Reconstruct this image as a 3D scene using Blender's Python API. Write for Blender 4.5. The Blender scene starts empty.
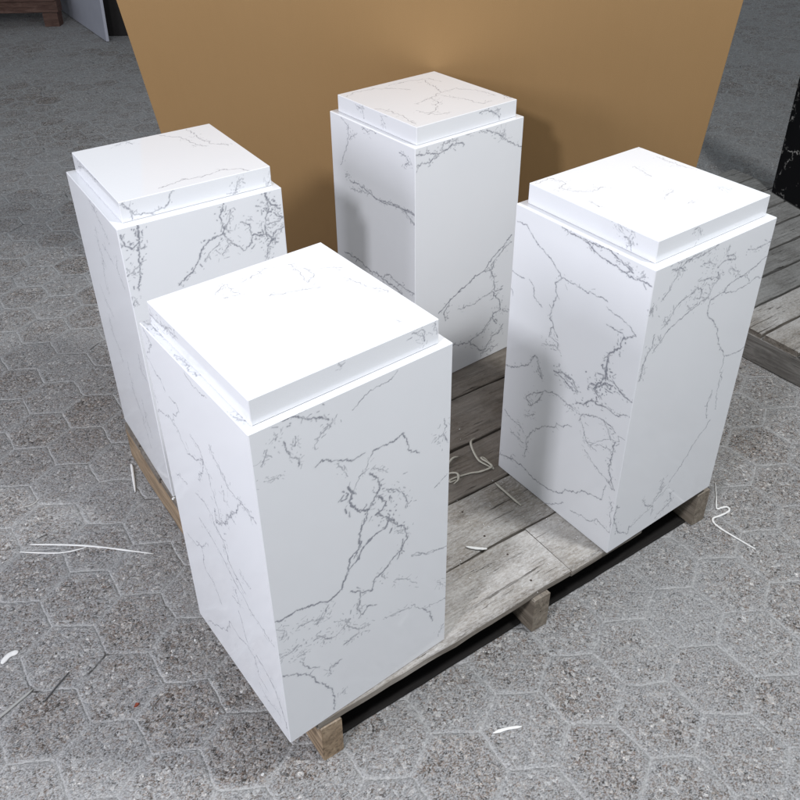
import bpy, bmesh, math, random
import numpy as np
from mathutils import Vector, Matrix
R = math.radians
rnd = random.Random(7)
sc = bpy.context.scene
C = sc.collection
GZ = 0.12            # height of the pallet deck above the floor

# ---------------------------------------------------------------- camera
cam = bpy.data.objects.new('camera', bpy.data.cameras.new('camera'))
C.objects.link(cam); sc.camera = cam
cr = Vector((0.79661056, -0.60433433, -0.01384303)); cu = Vector((0.33854681, 0.42705363, 0.83845766)); cf = Vector((0.50079703, 0.67261074, -0.5447909))
M = Matrix((cr, cu, -cf)).transposed().to_4x4()
M.translation = Vector((-0.3578, -0.8020, 1.4036 + GZ))
cam.matrix_world = M
cam.data.sensor_width = 36; cam.data.lens = 852.17 / 800 * 36
cam.data.shift_x = (400 - 394.07) / 800; cam.data.shift_y = (333.63 - 400) / 800
cam.data.clip_start = 0.02; cam.data.clip_end = 200

# ---------------------------------------------------------------- light
sc.view_settings.view_transform = 'Standard'; sc.view_settings.look = 'None'
sc.view_settings.exposure = 0.26; sc.view_settings.gamma = 1
w = bpy.data.worlds.new('World'); sc.world = w; w.use_nodes = True
w.node_tree.nodes['Background'].inputs[0].default_value = (0.84, 0.92, 1.0, 1)
w.node_tree.nodes['Background'].inputs[1].default_value = 0.25
def lamp(name, loc, aim, sx, sy, power, col):
    d = bpy.data.lights.new(name, 'AREA'); d.shape = 'RECTANGLE'; d.size = sx; d.size_y = sy; d.energy = power; d.color = col
    o = bpy.data.objects.new(name, d); C.objects.link(o); o.location = loc
    o.rotation_euler = (Vector(aim) - Vector(loc)).to_track_quat('-Z', 'Y').to_euler()
    return o
lamp('hall_light', (1.38, -1.22, 3.3), (0.75, 0.2, 0.3), 0.30, 0.20, 64, (0.97, 0.985, 1.0))
lamp('hall_light', (-2.3, -0.87, 2.82), (0.4, 0.3, 0.5), 0.30, 0.30, 64, (0.93, 0.935, 1.0))
lamp('hall_light', (-0.05, -0.75, 3.1), (0.35, -0.1, 0.2), 0.9, 0.5, 11, (0.97, 0.985, 1.0))

lamp('hall_light', (-3.3, 1.0, 2.1), (0.1, 0.5, 0.45), 1.5, 1.2, 62, (0.90, 0.90, 1.0))

# ---------------------------------------------------------------- node helpers
def mat(name):
    m = bpy.data.materials.new(name); m.use_nodes = True
    nt = m.node_tree; b = nt.nodes['Principled BSDF']
    return m, nt, b
class N:
    def __init__(s, nt): s.nt = nt
    def n(s, t, **k):
        o = s.nt.nodes.new('ShaderNode' + t)
        for a, v in k.items(): setattr(o, a, v)
        return o
    def l(s, a, b): s.nt.links.new(a, b)
    def put(s, sock, v):
        if hasattr(v, 'is_linked') or hasattr(v, 'links'): s.l(v, sock)
        else: sock.default_value = v
    def math(s, op, a, b=None, c=None, clamp=False):
        o = s.n('Math', operation=op, use_clamp=clamp); s.put(o.inputs[0], a)
        if b is not None: s.put(o.inputs[1], b)
        if c is not None: s.put(o.inputs[2], c)
        return o.outputs[0]
    def noise(s, vec, scale, detail=4, rough=0.55, dist=0.0):
        o = s.n('TexNoise'); o.inputs['Scale'].default_value = scale; o.inputs['Detail'].default_value = detail
        o.inputs['Roughness'].default_value = rough; o.inputs['Distortion'].default_value = dist
        if vec is not None: s.l(vec, o.inputs['Vector'])
        return o
    def ramp(s, fac, stops, interp='LINEAR'):
        o = s.n('ValToRGB'); e = o.color_ramp.elements; o.color_ramp.interpolation = interp
        while len(e) < len(stops): e.new(0.5)
        for i, (p, c) in enumerate(stops):
            e[i].position = p; e[i].color = (c if isinstance(c, tuple) else (c, c, c)) + (1,)
        s.l(fac, o.inputs[0]); return o.outputs[0]
    def mix(s, fac, a, b, blend='MIX'):
        o = s.n('Mix', data_type='RGBA', blend_type=blend)
        s.put(o.inputs[0], fac)
        for i, v in ((6, a), (7, b)):
            if isinstance(v, tuple): o.inputs[i].default_value = v + (1,) if len(v) == 3 else v
            else: s.l(v, o.inputs[i])
        return o.outputs[2]
    def map(s, vec, loc=(0, 0, 0), rot=(0, 0, 0), scale=(1, 1, 1)):
        o = s.n('Mapping'); s.l(vec, o.inputs[0]); o.inputs['Location'].default_value = loc
        o.inputs['Rotation'].default_value = rot; o.inputs['Scale'].default_value = scale; return o.outputs[0]
    def vmath(s, op, a, b=None):
        o = s.n('VectorMath', operation=op); s.put(o.inputs[0], a)
        if b is not None: s.put(o.inputs[1], b)
        return o.outputs[0] if op not in ('LENGTH', 'DOT_PRODUCT') else o.outputs[1]
    def bump(s, h, strength, dist, normal=None):
        o = s.n('Bump'); o.inputs['Strength'].default_value = strength; o.inputs['Distance'].default_value = dist
        s.l(h, o.inputs['Height'])
        if normal is not None: s.l(normal, o.inputs['Normal'])
        return o.outputs[0]

# ---------------------------------------------------------------- floor material: hexagonal granite pavers in cement
def floor_material():
    m, nt, b = mat('hexagonal_pavers'); g = N(nt)
    P = g.n('TexCoord').outputs['Object']
    wob = g.vmath('SUBTRACT', g.noise(P, 9, 3).outputs['Color'], (0.5, 0.5, 0.5))
    Pw = g.vmath('ADD', P, g.vmath('MULTIPLY', wob, (0.022, 0.022, 0)))
    d = 0.1526; th = R(3.4)
    cx, cy = 0.137, 1.823
    q = g.map(g.vmath('SUBTRACT', Pw, (cx, cy, 0)), rot=(0, 0, th), scale=(1, 1, 1))
    q = g.vmath('MULTIPLY', q, (1 / d, 1 / d, 0))
    rt = math.sqrt(3)
    q = g.vmath('ADD', q, (100, rt * 100, 0))
    ha = g.vmath('SUBTRACT', g.vmath('MODULO', g.vmath('ADD', q, (.5, rt / 2, 0)), (1, rt, 9)), (.5, rt / 2, 0))
    hb = g.vmath('SUBTRACT', g.vmath('MODULO', q, (1, rt, 9)), (.5, rt / 2, 0))
    sel = g.math('LESS_THAN', g.vmath('LENGTH', ha), g.vmath('LENGTH', hb))
    mx = g.n('Mix', data_type='VECTOR'); g.l(sel, mx.inputs[0]); g.l(hb, mx.inputs[4]); g.l(ha, mx.inputs[5])
    loc = mx.outputs[1]
    cell = g.vmath('SUBTRACT', q, loc)
    cid = g.n('TexWhiteNoise', noise_dimensions='2D'); g.l(g.vmath('SNAP', g.vmath('ADD', cell, (.05, .05, 0)), (.25, .25, 1)), cid.inputs['Vector'])
    ab = g.vmath('ABSOLUTE', loc); sx = g.n('SeparateXYZ'); g.l(ab, sx.inputs[0])
    e = g.math('MAXIMUM', sx.outputs[0], g.math('ADD', g.math('MULTIPLY', sx.outputs[0], .5), g.math('MULTIPLY', sx.outputs[1], rt / 2)))
    edge = g.math('MULTIPLY', g.math('SUBTRACT', .5, e), d)          # metres from the joint
    edge = g.math('ADD', edge, g.math('MULTIPLY', g.math('SUBTRACT', g.noise(P, 160, 2).outputs[0], .5), 0.006))
    joint = g.ramp(edge, [(0.0, 1.0), (0.0017, 1.0), (0.0046, 0.0)])
    # crushed stone in each paver
    Pv = g.vmath('ADD', P, g.vmath('MULTIPLY', g.vmath('SUBTRACT', g.noise(P, 90, 2).outputs['Color'], (.5, .5, .5)), (.008, .008, 0)))
    v = g.n('TexVoronoi'); g.l(g.map(Pv, scale=(1, 1, 0)), v.inputs['Vector']); v.inputs['Scale'].default_value = 160
    v2 = g.n('TexVoronoi'); g.l(g.map(Pv, scale=(1, 1, 0)), v2.inputs['Vector']); v2.inputs['Scale'].default_value = 380
    s1 = g.n('SeparateColor'); g.l(v.outputs['Color'], s1.inputs[0])
    s2 = g.n('SeparateColor'); g.l(v2.outputs['Color'], s2.inputs[0])
    grain = g.ramp(s1.outputs[0], [(0, (.07, .062, .054)), (.14, (.145, .12, .10)), (.29, (.215, .168, .138)), (.44, (.235, .205, .18)), (.60, (.31, .28, .25)), (.75, (.40, .375, .35)), (.89, (.62, .61, .59))], 'CONSTANT')
    fine = g.ramp(s2.outputs[1], [(0, .26), (.2, .56), (.5, .92), (.8, 1.25), (1, 1.9)])
    stone = g.mix(.8, grain, fine, 'MULTIPLY')
    tone = g.ramp(cid.outputs[0], [(0, (.78, .71, .655)), (.22, (.90, .865, .84)), (.7, (1., .98, .965)), (1, (1.1, 1.1, 1.1))])
    stone = g.mix(1.0, stone, tone, 'MULTIPLY')
    # cement dust trodden over the pavers, lying between the crushed stones
    n1 = g.noise(P, 1.7, 5, .6).outputs[0]; n2 = g.noise(g.map(P, loc=(3, 5, 0), rot=(0, 0, .6), scale=(1, 1.7, 1)), 11, 6, .7, .5).outputs[0]
    n3 = g.noise(g.map(P, rot=(0, 0, .9), scale=(1, 1.5, 1)), 210, 4, .75).outputs[0]
    dm = g.math('ADD', g.math('MULTIPLY', n1, .26), g.math('ADD', g.math('MULTIPLY', n2, .30), g.math('MULTIPLY', n3, .88)))
    dm = g.math('ADD', dm, g.math('MULTIPLY', g.math('SUBTRACT', s1.outputs[2], .5), .10))
    dm = g.math('ADD', dm, g.math('MULTIPLY', g.math('SUBTRACT', cid.outputs[0], .5), .04))
    near = g.ramp(edge, [(0.0, .09), (0.005, .055), (0.014, 0.0)])
    dm = g.math('ADD', dm, near)
    dust = g.ramp(dm, [(.61, 0), (.76, .82)])
    dcol = g.mix(g.ramp(n3, [(.35, 0), (.62, 1)]), (.165, .166, .163), (.56, .57, .58))
    col = g.mix(dust, stone, dcol)
    jn = g.ramp(g.noise(P, 11, 3).outputs[0], [(.36, .12), (.62, .74)])
    jcol = g.mix(g.noise(P, 130, 4, .7).outputs[0], (.31, .31, .305), (.62, .62, .61))
    col = g.mix(g.math('MULTIPLY', joint, jn), col, jcol)
    # a few dark open cracks beside the joints
    cr_ = g.ramp(edge, [(0.0, 1.0), (0.0012, 1.0), (0.0030, 0.0)])
    cn = g.ramp(g.noise(g.map(P, loc=(7.7, 1, 0)), 5, 3).outputs[0], [(.63, 0), (.67, 1)])
    col = g.mix(g.math('MULTIPLY', cr_, cn), col, (.05, .045, .04))
    g.l(col, b.inputs['Base Color'])
    b.inputs['Roughness'].default_value = .78
    b.inputs['Specular IOR Level'].default_value = .3
    h = g.math('ADD', g.math('MULTIPLY', s1.outputs[1], .55), g.math('MULTIPLY', v.outputs['Distance'], -.5))
    h = g.math('ADD', h, g.math('MULTIPLY', g.noise(g.map(P, rot=(0, 0, .5), scale=(1, 1.8, 1)), 240, 3, .7).outputs[0], 1.1))
    h = g.math('ADD', h, g.math('MULTIPLY', n2, 2.2))
    h = g.math('MULTIPLY', h, g.math('SUBTRACT', 1.0, g.math('MULTIPLY', joint, .55)))
    g.l(g.bump(h, 1.0, .0042), b.inputs['Normal'])
    return m

# ---------------------------------------------------------------- white quartz with grey veins (vein strength is a colour attribute of the slab)
def quartz_material():
    m, nt, b = mat('white_veined_quartz'); g = N(nt)
    P = g.n('TexCoord').outputs['Object']
    at = g.n('Attribute', attribute_name='vein'); vf = at.outputs['Fac']
    brk = g.ramp(g.noise(P, 260, 3, .6).outputs[0], [(.34, .55), (.56, 1.12)])
    f = g.math('MULTIPLY', vf, brk, clamp=True)
    f = g.ramp(f, [(0, 0), (.18, .15), (.36, .42), (.80, 1)])
    cl = g.noise(P, 5, 3).outputs[0]
    base = g.mix(cl, (.75, .765, .79), (.79, .80, .82))
    vc = g.mix(g.noise(P, 70, 2).outputs[0], (.13, .14, .17), (.29, .30, .34))
    # soft grey halo of fine specks
    sp = g.ramp(g.noise(P, 900, 2, .5).outputs[0], [(.3, .965), (.7, 1.0)])
    base = g.mix(1, base, sp, 'MULTIPLY')
    g.l(g.mix(g.math('MULTIPLY', f, .9), base, vc), b.inputs['Base Color'])
    b.inputs['Roughness'].default_value = .16
    b.inputs['IOR'].default_value = 1.58
    b.inputs['Specular IOR Level'].default_value = .5
    rr = g.ramp(g.noise(P, 14, 4).outputs[0], [(.3, .045), (.7, .10)])
    g.l(rr, b.inputs['Roughness'])
    return m

def wood_material(name, dark, mid, light, dustcol, dust, axis=0, seed=0.0):
    m, nt, b = mat(name); g = N(nt)
    P = g.n('TexCoord').outputs['Object']
    oi = g.n('ObjectInfo').outputs['Random']
    off = g.n('CombineXYZ'); g.l(g.math('MULTIPLY', oi, 37.0), off.inputs[0]); g.l(g.math('MULTIPLY', oi, 11.0), off.inputs[1]); off.inputs[2].default_value = seed
    P = g.vmath('ADD', P, off.outputs[0])
    sc_ = [12.0, 12.0, 12.0]; sc_[axis] = 1.6
    Q = g.map(P, scale=tuple(sc_))
    wv = g.noise(Q, 3.0, 8, .62, 1.2).outputs[0]
    wf = g.noise(g.map(P, scale=tuple([30 if i != axis else 1.4 for i in range(3)])), 4.5, 5, .7, .3).outputs[0]
    col = g.ramp(wv, [(.25, dark), (.5, mid), (.72, light)])
    fg = g.ramp(wf, [(.36, .45), (.5, 1.0), (.7, 1.15)])
    col = g.mix(.6, col, fg, 'MULTIPLY')
    cracks = g.ramp(g.noise(g.map(P, loc=(5, 3, 2), scale=tuple([26 if i != axis else .8 for i in range(3)])), 2.3, 4, .6, .5).outputs[0], [(.66, 0), (.69, 1)])
    col = g.mix(g.math('MULTIPLY', cracks, .8), col, (.035, .03, .025))
    dn = g.math('ADD', g.math('MULTIPLY', g.noise(P, 5, 5, .6).outputs[0], .45), g.math('MULTIPLY', g.noise(g.map(P, scale=tuple([2.6 if i != axis else 1.0 for i in range(3)])), 85, 6, .8).outputs[0], .5))
    nz = g.n('SeparateXYZ'); g.l(g.n('NewGeometry').outputs['Normal'], nz.inputs[0])
    upf = g.ramp(nz.outputs[2], [(.3, .12), (.8, 1)])
    dm = g.math('MULTIPLY', g.math('MULTIPLY', g.ramp(dn, [(.38, 0), (.60, 1)]), dust), upf)
    dm = g.math('MULTIPLY', dm, g.math('SUBTRACT', 1.0, g.math('MULTIPLY', cracks, .8)))
    col = g.mix(dm, col, dustcol)
    hair = g.ramp(g.noise(g.map(P, loc=(2, 8, 1), scale=tuple([60 if i != axis else 4.5 for i in range(3)])), 2.6, 4, .65, .4).outputs[0], [(.63, 0), (.665, 1)])
    hair = g.math('MULTIPLY', hair, g.ramp(g.noise(P, 9, 3).outputs[0], [(.42, .1), (.58, 1)]))
    col = g.mix(g.math('MULTIPLY', hair, .75), col, tuple(x * .35 for x in dark))
    spk = g.ramp(g.noise(P, 330, 2, .5).outputs[0], [(.70, 0), (.74, 1)])
    col = g.mix(g.math('MULTIPLY', spk, .7), col, tuple(x * .4 for x in dark))
    st = g.ramp(g.noise(g.map(P, loc=(9, 1, 4)), 7, 4, .6).outputs[0], [(.60, 0), (.72, .55)])
    col = g.mix(st, col, tuple(x * .7 for x in dark))
    g.l(col, b.inputs['Base Color']); b.inputs['Roughness'].default_value = .82; b.inputs['Specular IOR Level'].default_value = .25
    h = g.math('ADD', g.math('MULTIPLY', wf, .8), g.math('ADD', wv, g.math('ADD', g.math('MULTIPLY', cracks, -1.6), g.math('MULTIPLY', hair, -.8))))
    g.l(g.bump(h, .7, .0025), b.inputs['Normal'])
    return m

def plain(name, col, rough=.6, var=.12, scale=30, bump=.2, spec=.4):
    m, nt, b = mat(name); g = N(nt)
    P = g.n('TexCoord').outputs['Object']
    n = g.noise(P, scale, 5, .6).outputs[0]
    c = g.mix(n, tuple(x * (1 - var) for x in col), tuple(min(1, x * (1 + var)) for x in col))
    g.l(c, b.inputs['Base Color']); b.inputs['Roughness'].default_value = rough; b.inputs['Specular IOR Level'].default_value = spec
    g.l(g.bump(n, bump, .001), b.inputs['Normal'])
    return m
def card_material():
    m, nt, b = mat('brown_kraft_board'); g = N(nt)
    P = g.n('TexCoord').outputs['Object']
    a = g.noise(P, 1.6, 4, .55).outputs[0]; f = g.noise(P, 420, 3, .7).outputs[0]; s = g.noise(g.map(P, scale=(1, 1, .12)), 60, 4, .6).outputs[0]
    c = g.mix(a, (.335, .204, .090), (.365, .230, .107))
    c = g.mix(.5, c, g.ramp(f, [(.3, .86), (.7, 1.1)]), 'MULTIPLY'); c = g.mix(.4, c, g.ramp(s, [(.3, .97), (.7, 1.02)]), 'MULTIPLY')
    g.l(c, b.inputs['Base Color']); b.inputs['Roughness'].default_value = .85; b.inputs['Specular IOR Level'].default_value = .12
    g.l(g.bump(f, .12, .0008), b.inputs['Normal'])
    return m
def black_marble():
    m, nt, b = mat('black_marble'); g = N(nt)
    P = g.n('TexCoord').outputs['Object']
    Pw = g.vmath('ADD', P, g.vmath('MULTIPLY', g.vmath('SUBTRACT', g.noise(P, 9, 5, .7).outputs['Color'], (.5, .5, .5)), (.14, .14, .14)))
    v = g.n('TexVoronoi', feature='DISTANCE_TO_EDGE'); g.l(Pw, v.inputs['Vector']); v.inputs['Scale'].default_value = 9
    f = g.ramp(v.outputs['Distance'], [(0, 1), (.012, .75), (.03, 0)])
    f = g.math('MULTIPLY', f, g.ramp(g.noise(P, 14, 4, .7).outputs[0], [(.48, 0), (.6, 1)]))
    g.l(g.mix(f, (.006, .006, .007), (.42, .41, .39)), b.inputs['Base Color']); b.inputs['Roughness'].default_value = .55; b.inputs['Specular IOR Level'].default_value = .1
    return m
FLOOR = floor_material(); QUARTZ = quartz_material(); CARD = card_material(); MARBLE = black_marble()
DECK = wood_material('weathered_pallet_wood', (.11, .09, .07), (.21, .185, .155), (.32, .295, .26), (.59, .585, .575), .85, 0)
DECKDARK = wood_material('old_brown_pallet_wood', (.10, .082, .064), (.16, .137, .113), (.22, .195, .168), (.40, .385, .365), .28, 0, 3.0)
GAPSHADE = wood_material('gap_shade_wood', (.006, .005, .004), (.010, .009, .008), (.014, .012, .011), (.02, .018, .016), .1, 0, 4.0)  # near-black colour paints in the shade of the gap under the pallet
GREYW = wood_material('dusty_grey_pallet_wood', (.10, .094, .086), (.165, .16, .15), (.24, .235, .225), (.42, .42, .41), .55, 0, 6.0)
RAW = wood_material('raw_pine_wood', (.12, .085, .055), (.29, .21, .135), (.43, .33, .225), (.46, .43, .39), .4, 1)
GREYSIDE = wood_material('dusty_grey_bearer_wood', (.10, .092, .08), (.19, .18, .165), (.28, .27, .25), (.42, .41, .40), .5, 1, 8.0)
RUN = wood_material('grey_bearer_wood', (.10, .082, .062), (.21, .175, .135), (.31, .27, .22), (.48, .46, .43), .35, 1, 5.0)
REDW = wood_material('reddish_pallet_wood', (.07, .038, .030), (.125, .072, .056), (.18, .115, .09), (.25, .22, .20), .2, 0, 2.0)
WHITEP = plain('white_plastic_strip', (.76, .76, .74), .6, .18, 160); GREYP = plain('dusty_grey_strip', (.38, .38, .36), .6); CREAM = plain('cream_fibre_strap', (.52, .50, .43), .55)
REDC = plain('rust_red_chip', (.22, .045, .02), .7, .3, 200); CHIP = plain('white_stone_chip', (.72, .72, .71), .6); DARKST = plain('dark_thin_strip', (.10, .10, .10), .6)
STRUCTS = plain('pale_slab', (.46, .47, .53), .5, .08, 12); DARKS = plain('slab_shade_brown', (.012, .010, .009), .7, .3, 9)  # the dark brown stands in for shade beside the pale slab
NAIL = plain('rusty_nail', (.05, .035, .028), .6, .3, 300)
VEINS = {
 'AR': [[1,0,162,654,184,670,208,675,230,677,243,687],[2,6,50,690,63,692,77,683,92,673,113,663,122,656],[1,3,112,644,126,649,136,659],[1,3,40,671,37,663],[1.5,3,49,655,51,639,57,623,70,614,68,600],[1,4,23,654,17,640,12,629],[1,3,13,603,28,599,39,600],[1,3,68,654,65,639],[1,2,96,617,102,634,117,642],[1.8,0,94,584,106,591,126,579,155,562,180,565],[2,0,195,560,220,559,241,562,253,565],[1.6,0,252,565,260,544,263,525,284,509],[1,2,195,560,186,547,181,529,168,525,157,503,150,490],[1,2,131,570,142,551,148,536],[3,5,147,515,154,499,148,483,162,457,183,447],[2.2,4,183,447,194,464,205,478,203,502,188,519],[2.5,8,202,462,217,444,209,431,195,428,222,402,238,382],[1.5,6,218,470,239,455,256,433,259,407],[2.5,0,222,402,213,386,194,386,180,379,166,369,160,351],[2.2,1,183,447,177,427,162,406,165,383,150,359],[2,4,222,402,255,359,258,338,246,319,237,299],[1.2,3,232,367,255,359],[1.2,0,267,287,309,267,347,259],[1.2,7,315,515,332,523,341,504,334,553],[1,1,316,416,343,432],[1,3,219,507,193,527],[2.3,0,162,396,164,376,144,364,137,337,126,316,124,304],[2,0,183,382,166,368,157,352,141,341,127,318],[2.5,0,124,304,101,296,68,309,43,316,13,315,-2,321],[2,3,249,339,246,315,223,304,208,291,188,281,184,260,162,269,141,288],[1.8,4,157,277,158,252,152,236,162,214,172,228,189,218],[1.2,3,220,299,202,285,210,269],[1,4,230,251,254,238,279,209],[1.2,0,267,288,303,271,347,256],[1,3,326,179,340,162],[1,2,266,160,295,127,318,125,351,120],[1.8,0,295,127,311,107,316,78],[1.2,3,208,171,238,163,260,158],[1.5,5,97,287,85,266,69,261],[1.6,7,64,224,77,224,97,201],[1.4,5,126,224,133,204,158,181,175,178],[1.8,3,120,168,135,170,152,175],[1.2,6,39,278,60,275,85,263],[1,5,1,301,15,287,8,272],[1.3,6,-6,233,19,229,36,237,25,235],[1.8,0,2,185,29,167,49,146,68,107,91,67,93,33,91,11],[1.5,0,35,195,51,163,69,149],[1,0,49,146,62,154],[1.6,3,91,113,90,133,114,134],[1,3,110,42,116,48],[1,4,332,31,342,48],[1,5,49,208,31,209],[1.1,6,105,240,137,222,108,203]],
 'AL': [[1.6,6,362,685,366,652,362,611,357,569,349,533],[1.2,3,334,689,310,670,339,639],[1,2,348,629,302,611,289,592],[1.2,0,351,514,289,536,243,578,249,591,275,589],[1,2,289,536,262,525,241,499],[1.5,4,242,495,209,504,178,527,180,507,213,459],[1,0,189,684,161,673,120,680],[1.3,4,140,581,135,565,116,554,106,542],[1,3,214,551,186,547,175,521],[1,5,179,524,162,502,161,474,150,447,148,418],[1.1,4,106,542,93,528,68,528,50,533],[1.6,0,160,409,127,430,86,485,55,529],[1.5,4,55,529,35,525,12,522],[1,4,239,410,207,415,180,405,177,383],[1,3,318,396,272,404],[1,4,115,508,117,484],[1.5,5,164,432,168,398,122,439,86,486],[1.3,6,242,349,212,338,182,327,156,308,133,291,105,281,83,265],[1.6,6,176,389,150,369,144,332,118,312,96,296],[1,3,102,338,74,332],[1.2,3,283,258,257,264,263,205,230,194,212,156],[1,3,323,247,286,247,223,300],[1.3,0,305,16,249,59,206,88,189,133,151,125,122,136],[1.2,0,136,213,127,183,118,144],[1,3,122,136,97,125,90,82,60,73],[1.5,5,89,142,59,133,33,114,14,77,6,35],[1.2,3,83,265,45,258,9,251],[1,5,95,60,67,40,24,48],[1,4,152,236,125,239,134,269]],
 'Al': [[1.2,8,316,20,279,20,231,33],[1,5,263,25,213,27],[1,3,321,25,314,7]],
 'Ar': [[1,2,136,44,142,33,150,36],[1.2,6,268,36,287,35,291,14],[1,2,310,37,314,17]],
 'AG': [[1,6,3,353,8,334,13,286],[1,6,4,231,7,203,5,160],[1,5,1,51,6,32,17,24]],
 'AT': [[0.8,4,96,275,120,288,122,246,97,251],[0.8,3,143,278,182,289,195,296],[0.8,5,232,284,234,256,225,212,247,228,245,255],[0.8,3,153,214,202,199,238,186],[0.8,4,272,191,291,151,306,108,295,124],[0.6,2,266,239,305,216],[0.6,2,266,35,271,27],[0.7,2,303,328,294,320]],
 'DL': [[1.6,0,342,655,315,658,296,641,278,628,250,616,229,601,207,584],[1.4,2,207,584,173,587,138,582,106,589,91,586],[1.3,0,92,575,74,569,51,567,33,561,17,548],[1.6,2,207,584,224,566,216,540,224,514,230,489,218,466,203,448],[1.3,3,218,466,225,439,201,435,200,424],[1.5,0,353,542,331,537,310,538],[1.1,0,354,507,341,492,340,481],[1.4,0,296,542,281,532,279,510,253,496],[2,3,221,689,192,685,168,685,147,679,137,672,107,666,79,664,59,660,34,659,13,662,2,659],[2,4,168,685,128,687,99,689,81,680,58,673,44,667],[1.5,4,59,660,47,673,65,679],[1.5,3,34,659,18,671],[1.5,0,86,539,63,538,46,539,42,533,17,548],[2.6,5,42,533,51,504,71,477,72,449,65,424],[1,2,80,463,71,477],[1.6,2,355,296,321,307,285,335,256,372],[1.2,3,256,372,243,346,233,326],[1.2,4,243,412,210,427,196,420],[2,5,203,365,179,373,156,371],[1,2,1,612,-7,611],[1.5,4,248,344,235,326],[2,5,197,367,176,361,147,347,138,350],[2,4,184,371,151,373,138,353],[3,9,72,444,69,423,87,401,93,380,79,371],[2.5,8,102,392,83,395,67,413,50,417],[2.2,3,52,428,35,415,19,408,1,407],[1.6,5,275,251,255,276,228,296,236,272,258,238,275,251],[1.4,3,228,296,201,312,176,311,145,306],[1.3,4,155,306,135,306],[2.2,4,134,322,112,335,96,357,83,351,59,360],[1.6,3,59,360,33,355,6,371],[1.6,5,119,288,115,306,84,320,60,326,41,324,27,315],[1.2,5,60,326,43,303,35,291],[0.9,0,100,248,2,313],[1.2,4,115,287,101,259,92,245,66,241],[1.2,3,96,224,73,207,45,194,10,178],[2,4,23,293,26,253,27,221,19,194,7,177],[1.2,4,339,178,317,163,285,163,272,151],[1.2,6,314,127,289,125,273,122],[1.4,2,265,84,261,116,263,143,247,174,214,210,167,241,138,259],[1,5,273,199,245,223],[1.3,4,352,35,315,49,295,53],[1.7,0,323,47,295,53,258,50,226,44,187,47,155,57],[1.7,0,155,57,119,90,80,118,54,124,35,129],[1.2,0,35,129,33,157,29,174],[1.3,0,186,0,154,25,134,43],[1.3,3,111,37,91,42,53,51,39,70,18,63,0,59],[1,3,86,244,62,260,31,268],[1.2,3,0,59,3,93,8,143]],
 'DR': [[1.5,5,45,678,65,674,81,680,105,686,123,687],[1.3,3,29,620,44,633,53,649,64,663],[1.4,5,64,663,64,677,83,664],[1.3,4,81,680,118,681,143,682,171,688],[1.2,6,134,660,157,657,174,645],[1.6,4,205,654,225,652,237,639,201,646,183,637],[1.2,3,203,659,207,676],[1.6,6,134,625,162,621,197,613,186,627],[1.7,6,115,604,132,612,148,602,146,583],[1.4,3,53,561,65,573,79,592,96,601,115,604],[1.2,3,111,581,123,571,142,574],[1.5,0,49,526,66,544,95,558,125,566,149,574],[1.3,3,149,574,174,577,181,599,197,613],[1.5,2,181,545,182,565,210,572,225,570],[1.6,2,225,570,234,584,267,590,307,596,347,608,366,617],[1.2,0,225,570,263,558,298,562,324,570,349,562],[1.1,0,267,590,289,587,303,567],[1.3,4,272,647,300,638,327,641,356,642],[1.6,0,181,545,189,527,213,505,232,480],[1.4,0,232,480,243,443,279,398],[1.4,0,279,398,319,390,349,392],[1.1,0,279,398,279,372,285,317],[1.6,5,28,546,25,521,13,506,7,488,5,455],[1.3,3,45,542,49,526,31,508],[1.2,4,49,575,60,559],[2,5,3,615,6,605],[1.2,4,222,619,265,595],[1,4,125,590,176,572],[1,3,8,481,8,455],[1.1,0,286,360,280,329,284,289,295,252],[1.4,2,263,317,256,289,267,242],[1.5,0,282,229,267,210,250,198],[1.4,0,250,198,227,166,207,136,178,106],[1.3,4,153,131,149,98,154,109],[1.2,3,163,104,134,79,132,37],[1.5,3,90,104,107,76,129,63],[1.5,5,188,69,203,38,181,29,159,20],[1,2,61,40,98,50,134,61],[1.7,4,6,136,2,101,16,64,31,40],[1.4,0,31,40,61,22,61,44],[1,2,174,91,131,73]],
 'DT': [[0.9,5,6,309,50,307,53,273,25,263,35,246],[0.8,4,35,246,65,213,98,218],[0.8,2,223,251,218,221,211,193],[1,2,23,186,27,173,23,157],[0.7,3,192,333,223,333],[0.8,4,304,258,300,203,312,170],[0.6,3,140,105,192,124,163,117],[0.6,2,163,69,182,73],[0.6,3,272,84,278,58],[0.7,3,299,336,320,307],[0.7,2,-1,95,-3,62]],
 'Dl': [[1,5,95,43,78,33],[1.8,6,72,22,61,23,55,12]],
 'Dr': [[1.2,6,95,35,109,36,119,18]],
 'CL': [[1.3,4,295,686,266,672,268,643,290,596,312,556],[1.2,3,262,641,237,659],[1.5,5,58,665,32,663,21,652,37,641],[1.2,4,206,681,149,687],[2,4,270,527,221,524,180,519,151,514],[1.3,3,266,505,222,512,180,519],[1.8,2,151,514,105,522,60,523,17,528,1,526],[1.2,2,66,525,17,509,1,501],[1,4,289,528,269,542],[2,2,157,512,116,515,60,524,28,525,1,523],[1.4,2,38,521,17,506,1,498],[2.2,4,313,300,260,305,209,296,147,293,99,290,52,282],[1.8,4,147,293,110,314,64,305,18,305,1,305]],
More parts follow.
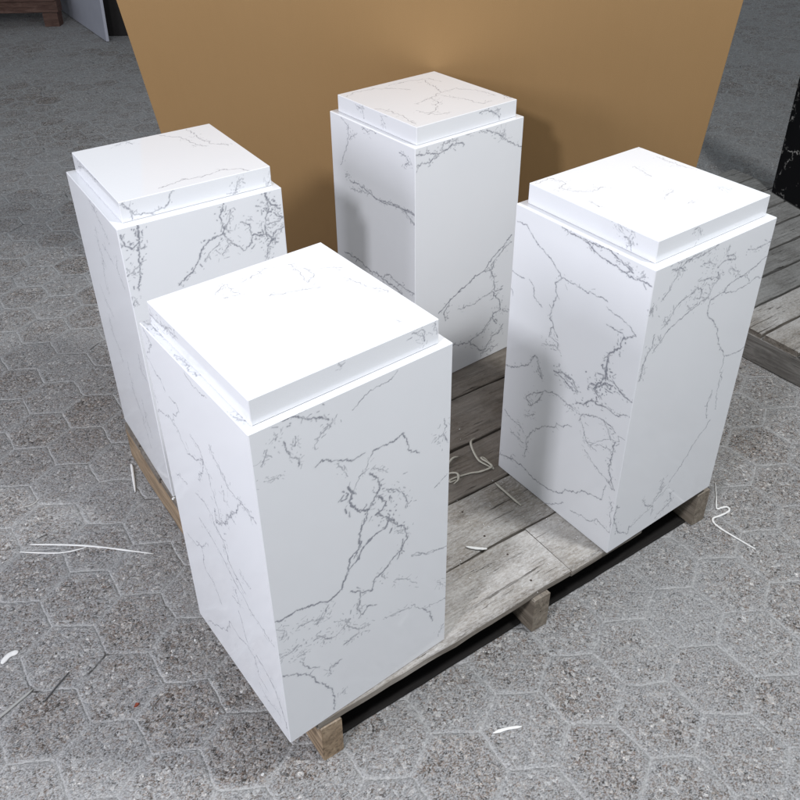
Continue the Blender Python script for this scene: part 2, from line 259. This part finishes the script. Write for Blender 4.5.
 'CR': [[2,6,3,675,32,674,70,662,95,666,112,675,147,667],[1.8,4,5,649,45,648,70,662],[1.4,4,78,670,86,685,129,685],[1.2,4,155,689,190,691,218,683],[1.8,4,222,685,265,663,295,639,351,603],[1.3,4,275,650,283,670],[2.2,0,332,368,299,341,260,317,236,291],[2.4,2,236,291,192,277,149,259,116,242,78,218],[1.8,4,236,291,267,285,271,300],[1.6,3,334,346,290,323,261,299],[2,5,257,288,275,243,282,210,309,209],[2.2,8,272,214,301,172,308,142,277,136,295,101],[1.4,4,146,204,196,198,246,210,272,214],[1.8,5,116,242,97,214,103,186],[1.8,5,130,91,192,79,236,32,257,28],[1.8,5,192,79,243,95,272,129],[1.8,6,257,28,276,62,308,68,318,83],[1.3,4,314,140,337,122],[1.5,5,242,20,301,24]],
 'CT': [[1,3,6,289,61,301,102,297,140,265,165,228],[1,3,143,293,217,293,264,270,270,233],[1.1,6,245,270,228,205,209,161,160,145,107,133],[1.1,6,160,145,155,107,109,63,75,53],[1,4,195,144,222,92,230,30,260,32],[0.9,4,209,161,264,160,288,124,300,55],[1,4,4,165,26,107,15,40,13,17],[1.4,2,318,54,313,30,314,15],[0.9,4,74,93,90,40,122,27]],
 'Cl': [[1.2,3,240,36,211,32,207,9],[1,3,138,34,119,19]],
 'Cr': [[1.7,3,194,34,217,36,250,19,260,7],[1,3,240,28,263,30]],
 'BR': [[2.2,6,4,678,8,654,21,644,35,653,39,690],[2,4,41,690,36,653,33,607,18,551],[1.5,5,-4,588,12,594,30,608],[1.2,4,-1,522,7,533],[2,5,219,691,206,664,212,633,207,624],[1.5,5,230,671,219,641,212,633],[2.2,4,207,624,177,619,158,600,148,579,129,557,100,538],[1.2,3,198,606,176,591,161,575],[1.6,7,207,624,224,598,248,573,270,585,268,627,249,639],[2.6,8,309,688,320,661,334,654],[1.8,5,312,677,312,643,302,618,306,589],[2.4,9,272,602,300,597,319,581,304,568],[1.6,6,309,616,345,624,331,631],[1.8,4,320,592,350,601],[1.3,5,304,568,299,540],[1.3,4,217,593,201,577]],
 'BL': [[1.4,5,182,684,156,676,145,671],[1,5,145,671,99,648,87,633],[1,6,178,622,179,574,175,532],[1,6,177,553,200,493,191,457],[1.1,5,48,614,58,574,33,544],[1,5,264,445,236,411,197,395],[1,4,147,598,85,578],[1,4,245,370,243,335],[1,5,255,332,219,305,208,264],[1,5,157,294,164,222,144,164],[1,5,169,212,130,159,108,73],[1,5,98,222,91,158,74,126],[1.2,6,38,381,44,340,13,327]],
 'BT': [[1.1,3,193,308,228,271,238,207,256,183],[1.1,5,258,310,264,235,282,176,298,165],[0.9,4,88,302,119,314,124,288],[1.2,2,88,22,136,33,177,24,223,39,262,22,277,-18]],
 'Br': [[1.4,2,5,38,24,11,56,5,87,10,107,40],[1.2,3,5,38,20,21,19,2],[1,5,233,2,242,23,257,29],[1,4,308,0,317,18],[1,3,220,5,240,3]],
 'Bl': [[1,5,210,35,126,38],[1,4,285,24,232,34]],
}

# ---------------------------------------------------------------- object helpers
def tag(o, label=None, cat=None, group=None, kind=None):
    if label: o['label'] = label
    if cat: o['category'] = cat
    if group: o['group'] = group
    if kind: o['kind'] = kind
    return o
def empty(name, loc, rz=0):
    o = bpy.data.objects.new(name, None); C.objects.link(o); o.location = loc; o.rotation_euler = (0, 0, rz); o.empty_display_size = .1
    return o
def link_bm(name, bm, m, parent=None, loc=(0, 0, 0), rot=(0, 0, 0), smooth=False):
    bmesh.ops.recalc_face_normals(bm, faces=bm.faces)
    me = bpy.data.meshes.new(name); bm.to_mesh(me); bm.free(); me.materials.append(m)
    if smooth:
        for p in me.polygons: p.use_smooth = True
    o = bpy.data.objects.new(name, me); C.objects.link(o); o.location = loc; o.rotation_euler = rot; o.parent = parent
    return o

# ---------------------------------------------------------------- vein drawing
VRES = {}
def jag(pts, amp, rng, depth):
    p = [np.array(a, float) for a in pts]
    for lev in range(depth):
        amp = (.03, .09, .15, .2)[lev]
        q = [p[0]]
        for a, b in zip(p[:-1], p[1:]):
            L = np.hypot(*(b - a)); n = np.array([-(b - a)[1], (b - a)[0]]) / (L + 1e-9)
            q += [(a + b) / 2 + n * rng.normal() * L * amp, b]
        p = q
    return np.array(p)
def draw(img, h, pts, w, rng, k=1.0):
    # img[v,u] strength, cell size h metres, pts in metres, w relative width
    ny, nx = img.shape
    tot = np.hypot(*(pts[1:] - pts[:-1]).T); s = np.concatenate([[0], np.cumsum(tot)])
    if s[-1] < 1e-5: return
    n = max(2, int(s[-1] / (h * .45))); t = np.linspace(0, s[-1], n)
    xs = np.interp(t, s, pts[:, 0]); ys = np.interp(t, s, pts[:, 1])
    ph = rng.random() * 9
    prof = .62 + .38 * np.sin(t / .011 + ph) * np.sin(t / .0047 + 2 * ph)
    rad = (.00010 + .00058 * w * (.15 + prof * .85))
    st = np.clip((.34 + .26 * w) * (.5 + .65 * prof), .10, 1.1) * k
    r = max(2, int(.0052 / h)) if w > 1.15 else 2
    hal = .30 * min(1.0, (w - .9)) if w > 1.15 else 0
    for i in range(n):
        cx = xs[i] / h; cy = ys[i] / h; x0 = int(round(cx)); y0 = int(round(cy)); rr = rad[i] / h
        xa, xb, ya, yb = max(0, x0 - r), min(nx, x0 + r + 1), max(0, y0 - r), min(ny, y0 + r + 1)
        if xa >= xb or ya >= yb: continue
        gx, gy = np.meshgrid(np.arange(xa, xb), np.arange(ya, yb))
        d = np.hypot(gx - cx, gy - cy)
        val = st[i] * np.clip(1.12 - (d / (rr + .62)) ** 2 * .8, 0, 1)
        if hal: val = np.maximum(val, hal * st[i] * np.exp(-(d * h / .0027) ** 2))
        sub = img[ya:yb, xa:xb]; np.maximum(sub, val, out=sub)
def paint(img, h, lines, rng):
    for l in lines:
        w, tw = l[0], l[1]; P = np.array(l[2:], float).reshape(-1, 2) / 1000
        J = jag(P, .10, rng, 4)
        draw(img, h, J, w, rng)
        for _ in range(int(tw * 5.5)):            # short twigs and flecks that crowd round a vein
            k = int(rng.integers(1, len(J))); dr = J[k] - J[k - 1]
            a = J[k] + rng.normal(size=2) * (.0018 + .0011 * tw)
            ang = math.atan2(dr[1], dr[0]) + rng.normal() * .65 + math.pi * (rng.random() < .5); L = .0012 + rng.random() ** 3 * .011
            b = a + np.array([math.cos(ang), math.sin(ang)]) * L
            draw(img, h, jag([a, b], .25, rng, 2), w * (.3 + .6 * rng.random()), rng, .9)
def wander(img, h, U, Vv, rng, n, lo=0, hi=None):
    # veins on the sides the photograph does not show
    for _ in range(n):
        p = np.array([rng.random() * U, lo + rng.random() * ((hi or Vv) - lo)]); a = rng.random() * 6.28; pts = [p]
        for _ in range(int(4 + rng.random() * 8)):
            a += rng.normal() * .5; p = p + np.array([math.cos(a), math.sin(a)]) * (.012 + rng.random() * .03); pts.append(p)
        ln = [1 + rng.random(), int(rng.random() * 9)] + [float(v) * 1000 for q in pts for v in q]
        paint(img, h, [ln], rng)

def quartz_box(name, parent, x0, y0, z0, sx, sy, sz, faces, b=.0014):
    """box with six finely gridded faces and chamfered edges; faces: key -> (cell, lines, wander)"""
    co = []; fc = []; at = []
    def frame(key):
        X, Y, Z = np.eye(3)
        if key == 'R': return np.array([0, 0, 0.]), X, Z, sx, sz, -Y
        if key == 'K': return np.array([0, sy, 0.]), X, Z, sx, sz, Y
        if key == 'L': return np.array([0, 0, 0.]), Y, Z, sy, sz, -X
        if key == 'E': return np.array([sx, 0, 0.]), Y, Z, sy, sz, X
        if key == 'T': return np.array([0, 0, sz]), X, Y, sx, sy, Z
        return np.array([0, 0, 0.]), X, Y, sx, sy, -Z
    base = 0
    for key in 'RLKETB':
        O, U, Vd, a, c, n = frame(key)
        cell, lines, wn = faces.get(key, (.05, [], 0))
        nu = max(2, int(round((a - 2 * b) / cell)) + 1); nv = max(2, int(round((c - 2 * b) / cell)) + 1)
        us = np.linspace(b, a - b, nu); vs = np.linspace(b, c - b, nv)
        img = np.zeros((nv, nu)); rng = np.random.default_rng(abs(hash_(name + key + str(parent['sid']))))
        if lines: paint(img, cell, lines, rng)
        if wn: wander(img, cell, a, c, rng, wn if isinstance(wn, int) else wn[0], *( () if isinstance(wn, int) else wn[1:]))
        uu, vv = np.meshgrid(us, vs)
        p = O + uu[..., None] * U + vv[..., None] * Vd
        co.append(p.reshape(-1, 3)); at.append(img.ravel())
        i = np.arange(nv * nu).reshape(nv, nu) + base
        q = np.stack([i[:-1, :-1], i[:-1, 1:], i[1:, 1:], i[1:, :-1]], -1).reshape(-1, 4)
        if np.dot(np.cross(U, Vd), n) < 0: q = q[:, ::-1]
        fc.append(q); base += nv * nu
    # chamfers along the twelve edges and eight corners
    S = np.array([sx, sy, sz]); ctr = S / 2
    def corner(s, ax):   # vertex of the face whose normal axis is ax, at corner signs s
        v = np.array([(S[k] - b if s[k] > 0 else b) for k in range(3)], float); v[ax] = S[ax] if s[ax] > 0 else 0.0
        return v
    ex = []; ef = []
    def addq(vs):
        nonlocal base
        vs = np.array(vs); nn = np.cross(vs[1] - vs[0], vs[2] - vs[0])
        if np.dot(nn, vs.mean(0) - ctr) < 0: vs = vs[::-1]
        ex.append(vs); ef.append(list(range(base, base + len(vs)))); base += len(vs)
    for ax in range(3):
        o1, o2 = [k for k in range(3) if k != ax]
        for s1 in (-1, 1):
            for s2 in (-1, 1):
                sa = [0, 0, 0]; sb = [0, 0, 0]
                sa[ax] = -1; sb[ax] = 1; sa[o1] = sb[o1] = s1; sa[o2] = sb[o2] = s2
                addq([corner(sa, o1), corner(sb, o1), corner(sb, o2), corner(sa, o2)])
    for s in [(a, b_, c) for a in (-1, 1) for b_ in (-1, 1) for c in (-1, 1)]:
        addq([corner(s, 0), corner(s, 1), corner(s, 2)])
    V = np.concatenate(co + ex); A = np.concatenate(at + [np.zeros(len(V) - sum(len(a) for a in at))])
    V = V + np.array([x0, y0, z0])
    Q = np.concatenate(fc); nq = len(Q)
    loops = np.concatenate([Q.ravel()] + [np.array(f) for f in ef]).astype(np.int32)
    cnt = np.concatenate([np.full(nq, 4), np.array([len(f) for f in ef])]); st = np.concatenate([[0], np.cumsum(cnt)[:-1]]).astype(np.int32)
    me = bpy.data.meshes.new(name)
    me.vertices.add(len(V)); me.vertices.foreach_set('co', V.astype(np.float32).ravel())
    me.loops.add(len(loops)); me.loops.foreach_set('vertex_index', loops)
    me.polygons.add(len(cnt)); me.polygons.foreach_set('loop_start', st)
    me.update(calc_edges=True); me.validate()
    a = me.attributes.new('vein', 'FLOAT', 'POINT'); a.data.foreach_set('value', A.astype(np.float32))
    me.materials.append(QUARTZ)
    o = bpy.data.objects.new(name, me); C.objects.link(o); o.parent = parent
    return o
def hash_(s):
    h = 17
    for ch in s: h = (h * 131 + ord(ch)) % 1000003
    return h

# ---------------------------------------------------------------- pedestals
BW, BH, INS, TH = .35, .69335, .01548, .04323
PED = [('A', 0, 0, 0, -.0035, -.0039, .00095, 'white marbled pedestal nearest the camera, its lowest corner overhanging the pallet'),
       ('B', .10011, .69233, -.07095, .0032, .0042, .0012, 'white marbled pedestal at the far left of the pallet, half hidden behind the nearest one'),
       ('C', .8029, .66449, .00742, -.0012, -.0031, .0012, 'white marbled pedestal at the back touching the brown board, busy veins on its top'),
       ('D', .76587, -.04639, -.02456, .0018, .0011, .00095, 'white marbled pedestal at the right end of the pallet, dark veins on both sides')]
for sid, (k, x, y, a, ox, oy, cell, lab) in enumerate(PED):
    root = empty('stone_pedestal', (x, y, GZ), a); root['sid'] = sid
    tag(root, lab, 'pedestal', 'white marbled stone pedestals standing on the wooden pallet')
    g = lambda f: VEINS.get(k + f, [])
    extra = {'B': (3, 0, .45)}.get(k, 0)
    quartz_box('body', root, 0, 0, 0, BW, BW, BH, {'R': (cell, g('R'), extra), 'L': (cell, g('L'), 0), 'K': (.003, [], 7), 'E': (.003, [], 7), 'T': (.0014, g('G'), 0)})
    t = BW - 2 * INS
    quartz_box('cap', root, INS + ox, INS + oy, BH + .0006, t, t, TH, {'R': (cell, g('r'), 0), 'L': (cell, g('l'), 0), 'T': (cell, g('T'), 0), 'K': (.003, [], 1), 'E': (.003, [], 1)}, .0010)
    del root['sid']

# ---------------------------------------------------------------- pallets
def plank(name, parent, x0, y0, z0, lx, ly, lz, m, axis=0, rough=.0012, seed=0, rot=0.0):
    """rough sawn board: many small cross sections whose edges wander"""
    rng = random.Random(seed * 7 + 3); bm = bmesh.new()
    L, W_ = (lx, ly) if axis == 0 else (ly, lx)
    n = max(3, int(L / .03)); c = .0022; prev = None; ring0 = None
    prof = [(c, 0), (W_ - c, 0), (W_, c), (W_, lz - c), (W_ - c, lz), (c, lz), (0, lz - c), (0, c)]
    dr1 = dr2 = dz = 0.0
    for i in range(n + 1):
        t = i / n * L
        dr1 += rng.gauss(0, rough * .5); dr1 *= .85; dr2 += rng.gauss(0, rough * .5); dr2 *= .85; dz += rng.gauss(0, rough * .18); dz *= .85
        ring = []
        for (u, z) in prof:
            uu = u + (dr1 if u < W_ / 2 else dr2) + rng.gauss(0, rough * .12)
            zz = z + (dz if z > lz / 2 else 0) + rng.gauss(0, rough * .08)
            tt = t + (rng.gauss(0, rough * .6) if i in (0, n) else 0)
            p = (tt, uu, zz) if axis == 0 else (uu, tt, zz)
            ring.append(bm.verts.new(p))
        if prev:
            for j in range(8): bm.faces.new((prev[j], prev[(j + 1) % 8], ring[(j + 1) % 8], ring[j]))
        else: ring0 = ring
        prev = ring
    bm.faces.new(ring0); bm.faces.new(prev)
    return link_bm(name, bm, m, parent, (x0, y0, z0), (0, 0, rot))
PT = .018
pal = empty('wooden_pallet', (.058, .002, 0), R(-3.3))
tag(pal, 'weathered grey wooden pallet carrying the four white pedestals', 'pallet')
top = GZ - PT - .0012
def deck(parent, y0, y1, segs, m, i, dz=0.0, z=top):
    for j, (a, b_) in enumerate(segs):
        plank('deck_board', parent, a, y0, z + dz, b_ - a, y1 - y0, PT, m, 0, .0019, i * 5 + j)
deck(pal, 0, .147, [(0, .6130), (.6155, .832)], DECK, 1)
plank('batten', pal, .6120, .002, top + .006, .0045, .144, .0100, RUN, 1, .0003, 77)
deck(pal, .024, .147, [(.836, 1.076)], DECKDARK, 2, -.004)
deck(pal, .1510, .3015, [(-.002, 1.077)], DECK, 3)
deck(pal, .3085, .4470, [(.002, 1.075)], DECKDARK, 4)
deck(pal, .4560, .6160, [(-.001, 1.078)], DECKDARK, 5, -.001)
deck(pal, .6210, .766, [(.001, 1.076)], DECKDARK, 6)
deck(pal, .773, .915, [(0, 1.075)], DECKDARK, 7)
deck(pal, .922, 1.032, [(.002, 1.076)], DECKDARK, 8)
hz = top - .0008
for (a, wd, m, y0) in ((.0035, .042, RAW, -.006), (.508, .044, RUN, -.008), (1.031, .043, RUN, .004)):
    plank('bearer', pal, a, y0 + .004, .0015, wd, 1.03 - y0, hz - .0015, m, 1, .0016, int(a * 100))
for y0 in (.024, .25, .46, .70, .93):  # foremost thin board is added so the gap under the deck reads unlit
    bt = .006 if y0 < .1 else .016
    plank('shade_bottom_board', pal, .048, y0, .002, .456, .09, bt, GAPSHADE, 0, .001, int(y0 * 100))
    plank('shade_bottom_board', pal, .556, y0, .002, .471, .09, bt, GAPSHADE, 0, .001, int(y0 * 100) + 1)

def nails(parent, spots, z):
    for x, y in spots:
        bm = bmesh.new(); bmesh.ops.create_cone(bm, cap_ends=True, segments=10, radius1=.0030, radius2=.0024, depth=.0012)
        link_bm('nail_head', bm, NAIL, parent, (x, y, z + .0004), (rnd.uniform(-.1, .1), rnd.uniform(-.1, .1), 0))
nails(pal, [(.527, .030), (.533, .112), (.526, .182), (.531, .268), (.530, .345), (.528, .418), (.786, .040), (.790, .118)], GZ - .0012)
p2 = empty('wooden_pallet', (1.797, -.03, 0), R(-3.0))
tag(p2, 'dusty grey pallet lying empty on the floor at the right edge behind the right pedestal', 'pallet')
ys = [(.03, .155), (.162, .277), (.286, .392), (.402, .498), (.508, .606), (.616, .716), (.728, .826), (.838, .936), (.948, 1.046), (1.056, 1.156)]
for i, (a, b_) in enumerate(ys):
    deck(p2, a, b_, [(0 if i != 1 else .001, 1.0)], DECK if i < 3 else GREYW, 20 + i, .0 if i % 2 else -.0015, top - .01)
for a in (.0, .46, .955):
    plank('bearer', p2, a + .001, .034, .0015, 0.042, 1.12, top - .0125, GREYSIDE, 1, .0016, 60 + int(a * 10))

p3 = empty('wooden_pallet', (1.635, 6.03, 0), R(143))
tag(p3, 'reddish wooden pallet in the far top left corner of the floor', 'pallet')
for i in range(5): plank('deck_board', p3, -.01, -.10 - i * .16, .185, 1.3, .12, .022, REDW, 0, .002, 90 + i)
for i, a in enumerate((.0, .60, 1.18)):
    for y0 in (-.10, -.70): plank('foot', p3, a, y0, .0, .105, .10, .098, REDW, 0, .003, 101 + i + int(-y0 * 20))
for y0 in (-.10, -.70): plank('bearer', p3, -.01, y0, .100, 1.3, .10, .084, REDW, 0, .003, int(120 - y0 * 10))

# ---------------------------------------------------------------- boards and slabs
def slab(name, P0, U, L, Vd, Hh, T, m, lab, cat, ch=.002):
    """board with lower corner P0, width along U, height along Vd, thickness T behind"""
    U = Vector(U).normalized(); Vd = Vector(Vd).normalized(); Nn = U.cross(Vd).normalized()
    bm = bmesh.new(); bmesh.ops.create_cube(bm, size=1)
    for v in bm.verts: v.co = Vector(((v.co.x + .5) * L, (v.co.y + .5) * T, (v.co.z + .5) * Hh))
    bmesh.ops.bevel(bm, geom=list(bm.edges), offset=ch, segments=2, affect='EDGES', profile=.5)
    o = link_bm(name, bm, m)
    mw = Matrix((U, -Nn, Vd)).transposed().to_4x4(); mw.translation = Vector(P0); o.matrix_world = mw
    return tag(o, lab, cat)
up = Vector((-.227, -.225, .948)).normalized()
sd = Vector((.705, -.710, 0)).normalized()       # board's width runs left to right as seen
# line through the rear top edge of the back pedestal
nrm = sd.cross(up); 
K = Vector((1.1349, 1.0015, .7366 + GZ)) - nrm * .0025
s = (K.z - .002) / up.z; foot = K - up * s
slab('backing_board', foot - sd * .8505, sd, 1.607, up, 1.75, .018, CARD, 'large plain brown board leaning on the back pedestal behind the group', 'board')
slab('slab_and_shade', (1.752, 5.338, .004), (.092, 1.146, 0), 1.25, (0.03, 0, 1), 1.3, .02, STRUCTS, 'pale grey slab standing on edge on the far floor at the top left', 'slab')
slab('slab_and_shade', (1.80, 5.50, .004), (.80, -.60, 0), 1.5, (0, 0, 1), 1.4, .03, DARKS, 'dark brown sheet standing in for shade between the pale slab and the brown board', 'slab')  # added sheet, its dark colour stands in for the pale slab's shaded side
slab('marble_slab', (2.765, .832, GZ - .008), (-.35, -.93, 0), 1.1, (0, 0, 1), 1.0, .02, MARBLE, 'black marble slab with white veins standing on the right hand pallet', 'slab', .0015)

# ---------------------------------------------------------------- floor
bm = bmesh.new(); bmesh.ops.create_grid(bm, x_segments=1, y_segments=1, size=40)
fl = link_bm('floor', bm, FLOOR); fl['kind'] = 'structure'

# ---------------------------------------------------------------- scraps
def ribbon(name, pts, wd, th, m, lab, cat, z=0.0, lift=None, group=None, seed=1):
    wd *= 1.35; th *= 1.5; rng = random.Random(seed); P = [Vector((p[0], p[1], z + (p[2] if len(p) > 2 else 0))) for p in pts]
    # Catmull-Rom
    Q = []
    for i in range(len(P) - 1):
        a, b_, c, d = P[max(0, i - 1)], P[i], P[i + 1], P[min(len(P) - 1, i + 2)]
        for k in range(6):
            t = k / 6; Q.append(.5 * ((2 * b_) + (c - a) * t + (2 * a - 5 * b_ + 4 * c - d) * t * t + (3 * b_ - a - 3 * c + d) * t ** 3))
    Q.append(P[-1]); bm = bmesh.new(); prev = None; n = len(Q)
    for i, p in enumerate(Q):
        T = (Q[min(n - 1, i + 1)] - Q[max(0, i - 1)]).normalized(); S = T.cross(Vector((0, 0, 1))).normalized()
        e = min(1, .35 + 3.0 * min(i, n - 1 - i) / n) * wd / 2 * (1 + rng.uniform(-.12, .12)); tl = rng.uniform(-.15, .15)
        ring = []
        for k in range(6):
            an = k / 6 * 2 * math.pi; ring.append(bm.verts.new(p + S * math.cos(an) * e + Vector((0, 0, th / 2 + .0005 + math.sin(an) * th / 2 + tl * math.cos(an) * th))))
        if prev:
            for k in range(6): bm.faces.new((prev[k], prev[(k + 1) % 6], ring[(k + 1) % 6], ring[k]))
        else: bm.faces.new(ring)
        prev = ring
    bm.faces.new(prev)
    o = link_bm(name, bm, m, smooth=True); return tag(o, lab, cat, group)
DZ = GZ + .0005
ribbon('plastic_strip', [(-.2018, .8808), (-.0939, .7917), (.0211, .6704)], .0042, .0016, WHITEP, 'long straight white strip on the floor left of the nearest pedestal', 'strip')
ribbon('plastic_strip', [(-.2282, .8714, 0), (-.1536, .8104, 0), (-.0975, .7870, .001)], .0032, .0014, WHITEP, 'shorter white strip lying alongside the long one on the left floor', 'strip', seed=2)
ribbon('plastic_strip', [(.1038, 1.0023), (.0986, .9814), (.0706, .8953)], .0055, .003, WHITEP, 'short white strip on the floor beside the bare wood side of the pallet', 'strip', seed=3)
ribbon('thread', [(-.1717, 1.0164), (-.1538, 1.0136), (-.1355, 1.0219)], .003, .0015, GREYP, 'small curved pale thread on the floor near the left edge', 'thread', seed=4)
ribbon('plastic_strip', [(-.4132, .4586), (-.3912, .4615), (-.319, .4832)], .0055, .002, GREYP, 'dusty grey strip cut off by the left edge near the bottom corner', 'strip', seed=5)
ribbon('twig', [(-.3118, .4409), (-.2815, .4596), (-.2485, .4775)], .0028, .002, DARKST, 'thin dark twig on the floor at the lower left', 'twig', seed=6)
ribbon('paper_scrap', [(-.3528, .5828), (-.3342, .5946), (-.3157, .5919)], .012, .0015, WHITEP, 'leaf shaped white scrap on the floor at the left edge', 'scrap', seed=7)
ribbon('plastic_strip', [(.3461, -.1506), (.3733, -.1600), (.3992, -.1742)], .0055, .002, WHITEP, 'short white strip lying on the floor in front of the pallet', 'strip', seed=8)
ribbon('bent_wire', [(1.2599, .0049), (1.2187, -.0272), (1.1866, -.0511), (1.1967, -.0572), (1.2094, -.0627), (1.2092, -.0713), (1.199, -.0755), (1.172, -.0717), (1.1547, -.0668), (1.1443, -.0697), (1.1379, -.0815), (1.136, -.1025), (1.1393, -.1442), (1.1433, -.187)], .0042, .003, WHITEP, 'bent white wire on the floor beside the right corner of the pallet', 'wire', seed=9)
tw = empty('strap_tangle', (.72, .34, DZ)); tag(tw, 'tangle of cream fibre strap on the dark deck boards between the pedestals', 'strap')
def strand(pts, seed):
    o = ribbon('strand', [(x - .72, y - .34, h) for x, y, h in pts], .0042, .0022, CREAM, None, None, seed=seed)
    o.parent = tw
strand([(.797, .4129, .0), (.7736, .4017, .010), (.7571, .3808, .012), (.7448, .3434, .006), (.7504, .3206, .002), (.7559, .2981, 0)], 11)
strand([(.7559, .2981, .002), (.7585, .335, .008), (.7505, .3374, .010), (.7545, .3052, .006), (.7222, .311, .002), (.7009, .3232, 0), (.6532, .3339, .001), (.6405, .3263, .003), (.6562, .3227, .004)], 12)
strand([(.6577, .3696, 0), (.6971, .3854, .005), (.7159, .3847, .002)], 13)
strand([(.63, .345, 0), (.655, .351, .004), (.672, .337, .006), (.662, .322, .003), (.645, .318, .001)], 14)
ribbon('plastic_strip', [(.7254, .2616), (.723, .2147), (.7207, .1692)], .0042, .002, CREAM, 'straight cream strip on the deck boards left of the right pedestal', 'strip', z=DZ, seed=15)
ribbon('paper_scrap', [(.5388, .1528), (.5529, .136), (.5706, .1201)], .006, .002, WHITEP, 'small white scrap across the gap between the two front deck boards', 'scrap', z=DZ, seed=16)
def chip_bm(bm, x, y, z, s, rng):
    n = 6; top_ = []; bot = []
    for k in range(n):
        a = k / n * 6.283 + rng.uniform(-.3, .3); r = s * rng.uniform(.5, 1.1)
        bot.append(bm.verts.new((x + math.cos(a) * r, y + math.sin(a) * r * .8, z))); top_.append(bm.verts.new((x + math.cos(a) * r * .7, y + math.sin(a) * r * .55, z + s * rng.uniform(.25, .6))))
    for k in range(n): bm.faces.new((bot[k], bot[(k + 1) % n], top_[(k + 1) % n], top_[k]))
    bm.faces.new(top_); bm.faces.new(bot[::-1])
rg = random.Random(5)
def chip(x, y, z, s, m, name, lab, cat, group=None):
    bm = bmesh.new(); chip_bm(bm, 0, 0, 0, s, rg); o = link_bm(name, bm, m, loc=(x, y, z + .0006)); return tag(o, lab, cat, group)
chip(-.1685, .3218, 0, .0070, REDC, 'red_chip', 'small rust red chip on the floor at the lower left', 'chip')
chip(.0991, .6896, GZ - .0025, .0065, CHIP, 'foam_crumb', 'white crumb on the pallet edge between the two left pedestals', 'crumb')
for (x, y, w_) in [(-.1258, .5444, 'left of the nearest pedestal, above the dark twig'), (-.0097, .3899, 'close beside the nearest pedestal, halfway down its left side'), (-.0505, .2083, 'on a joint left of the lowest corner of the nearest pedestal'), (.0146, .1834, 'hard by the lower left edge of the nearest pedestal'), (-.0416, .0484, 'lowest of all, below the nearest pedestal'), (-.2692, .6151, 'between the leaf shaped scrap and the long strips'), (-.0906, .3531, 'just above the rust red chip'), (.0102, .2211, 'between two others by the lower left edge of the nearest pedestal'), (-.2314, .7327, 'just below the pair of long white strips')]:
    chip(x, y, 0, rg.uniform(.0030, .0046), CHIP, 'stone_chip', 'tiny white chip ' + w_, 'chip', 'tiny white chips scattered on the floor')
bm = bmesh.new()
for _ in range(420):
    x = rg.uniform(-.9, 2.2); y = rg.uniform(-.9, 2.6)
    u = (x - .058) * math.cos(R(3.3)) - y * math.sin(R(3.3))
    if -.01 < x - .058 < 1.1 and -.07 < y < 1.1: continue
    chip_bm(bm, x, y, .0006, rg.choice((.0009, .0013, .0013, .0018)), rg)
tag(link_bm('grit', bm, CHIP), 'fine white grit scattered over the stone floor', 'grit', None, 'stuff')
bm = bmesh.new()
for _ in range(170):
    x = rg.uniform(.36, .80); y = rg.uniform(-.03, .62)
    chip_bm(bm, x, y, DZ + .0003, rg.choice((.0007, .0009, .0013, .0020)), rg)
tag(link_bm('sawdust', bm, CHIP), 'fine white crumbs scattered over the pallet boards', 'crumbs', None, 'stuff')
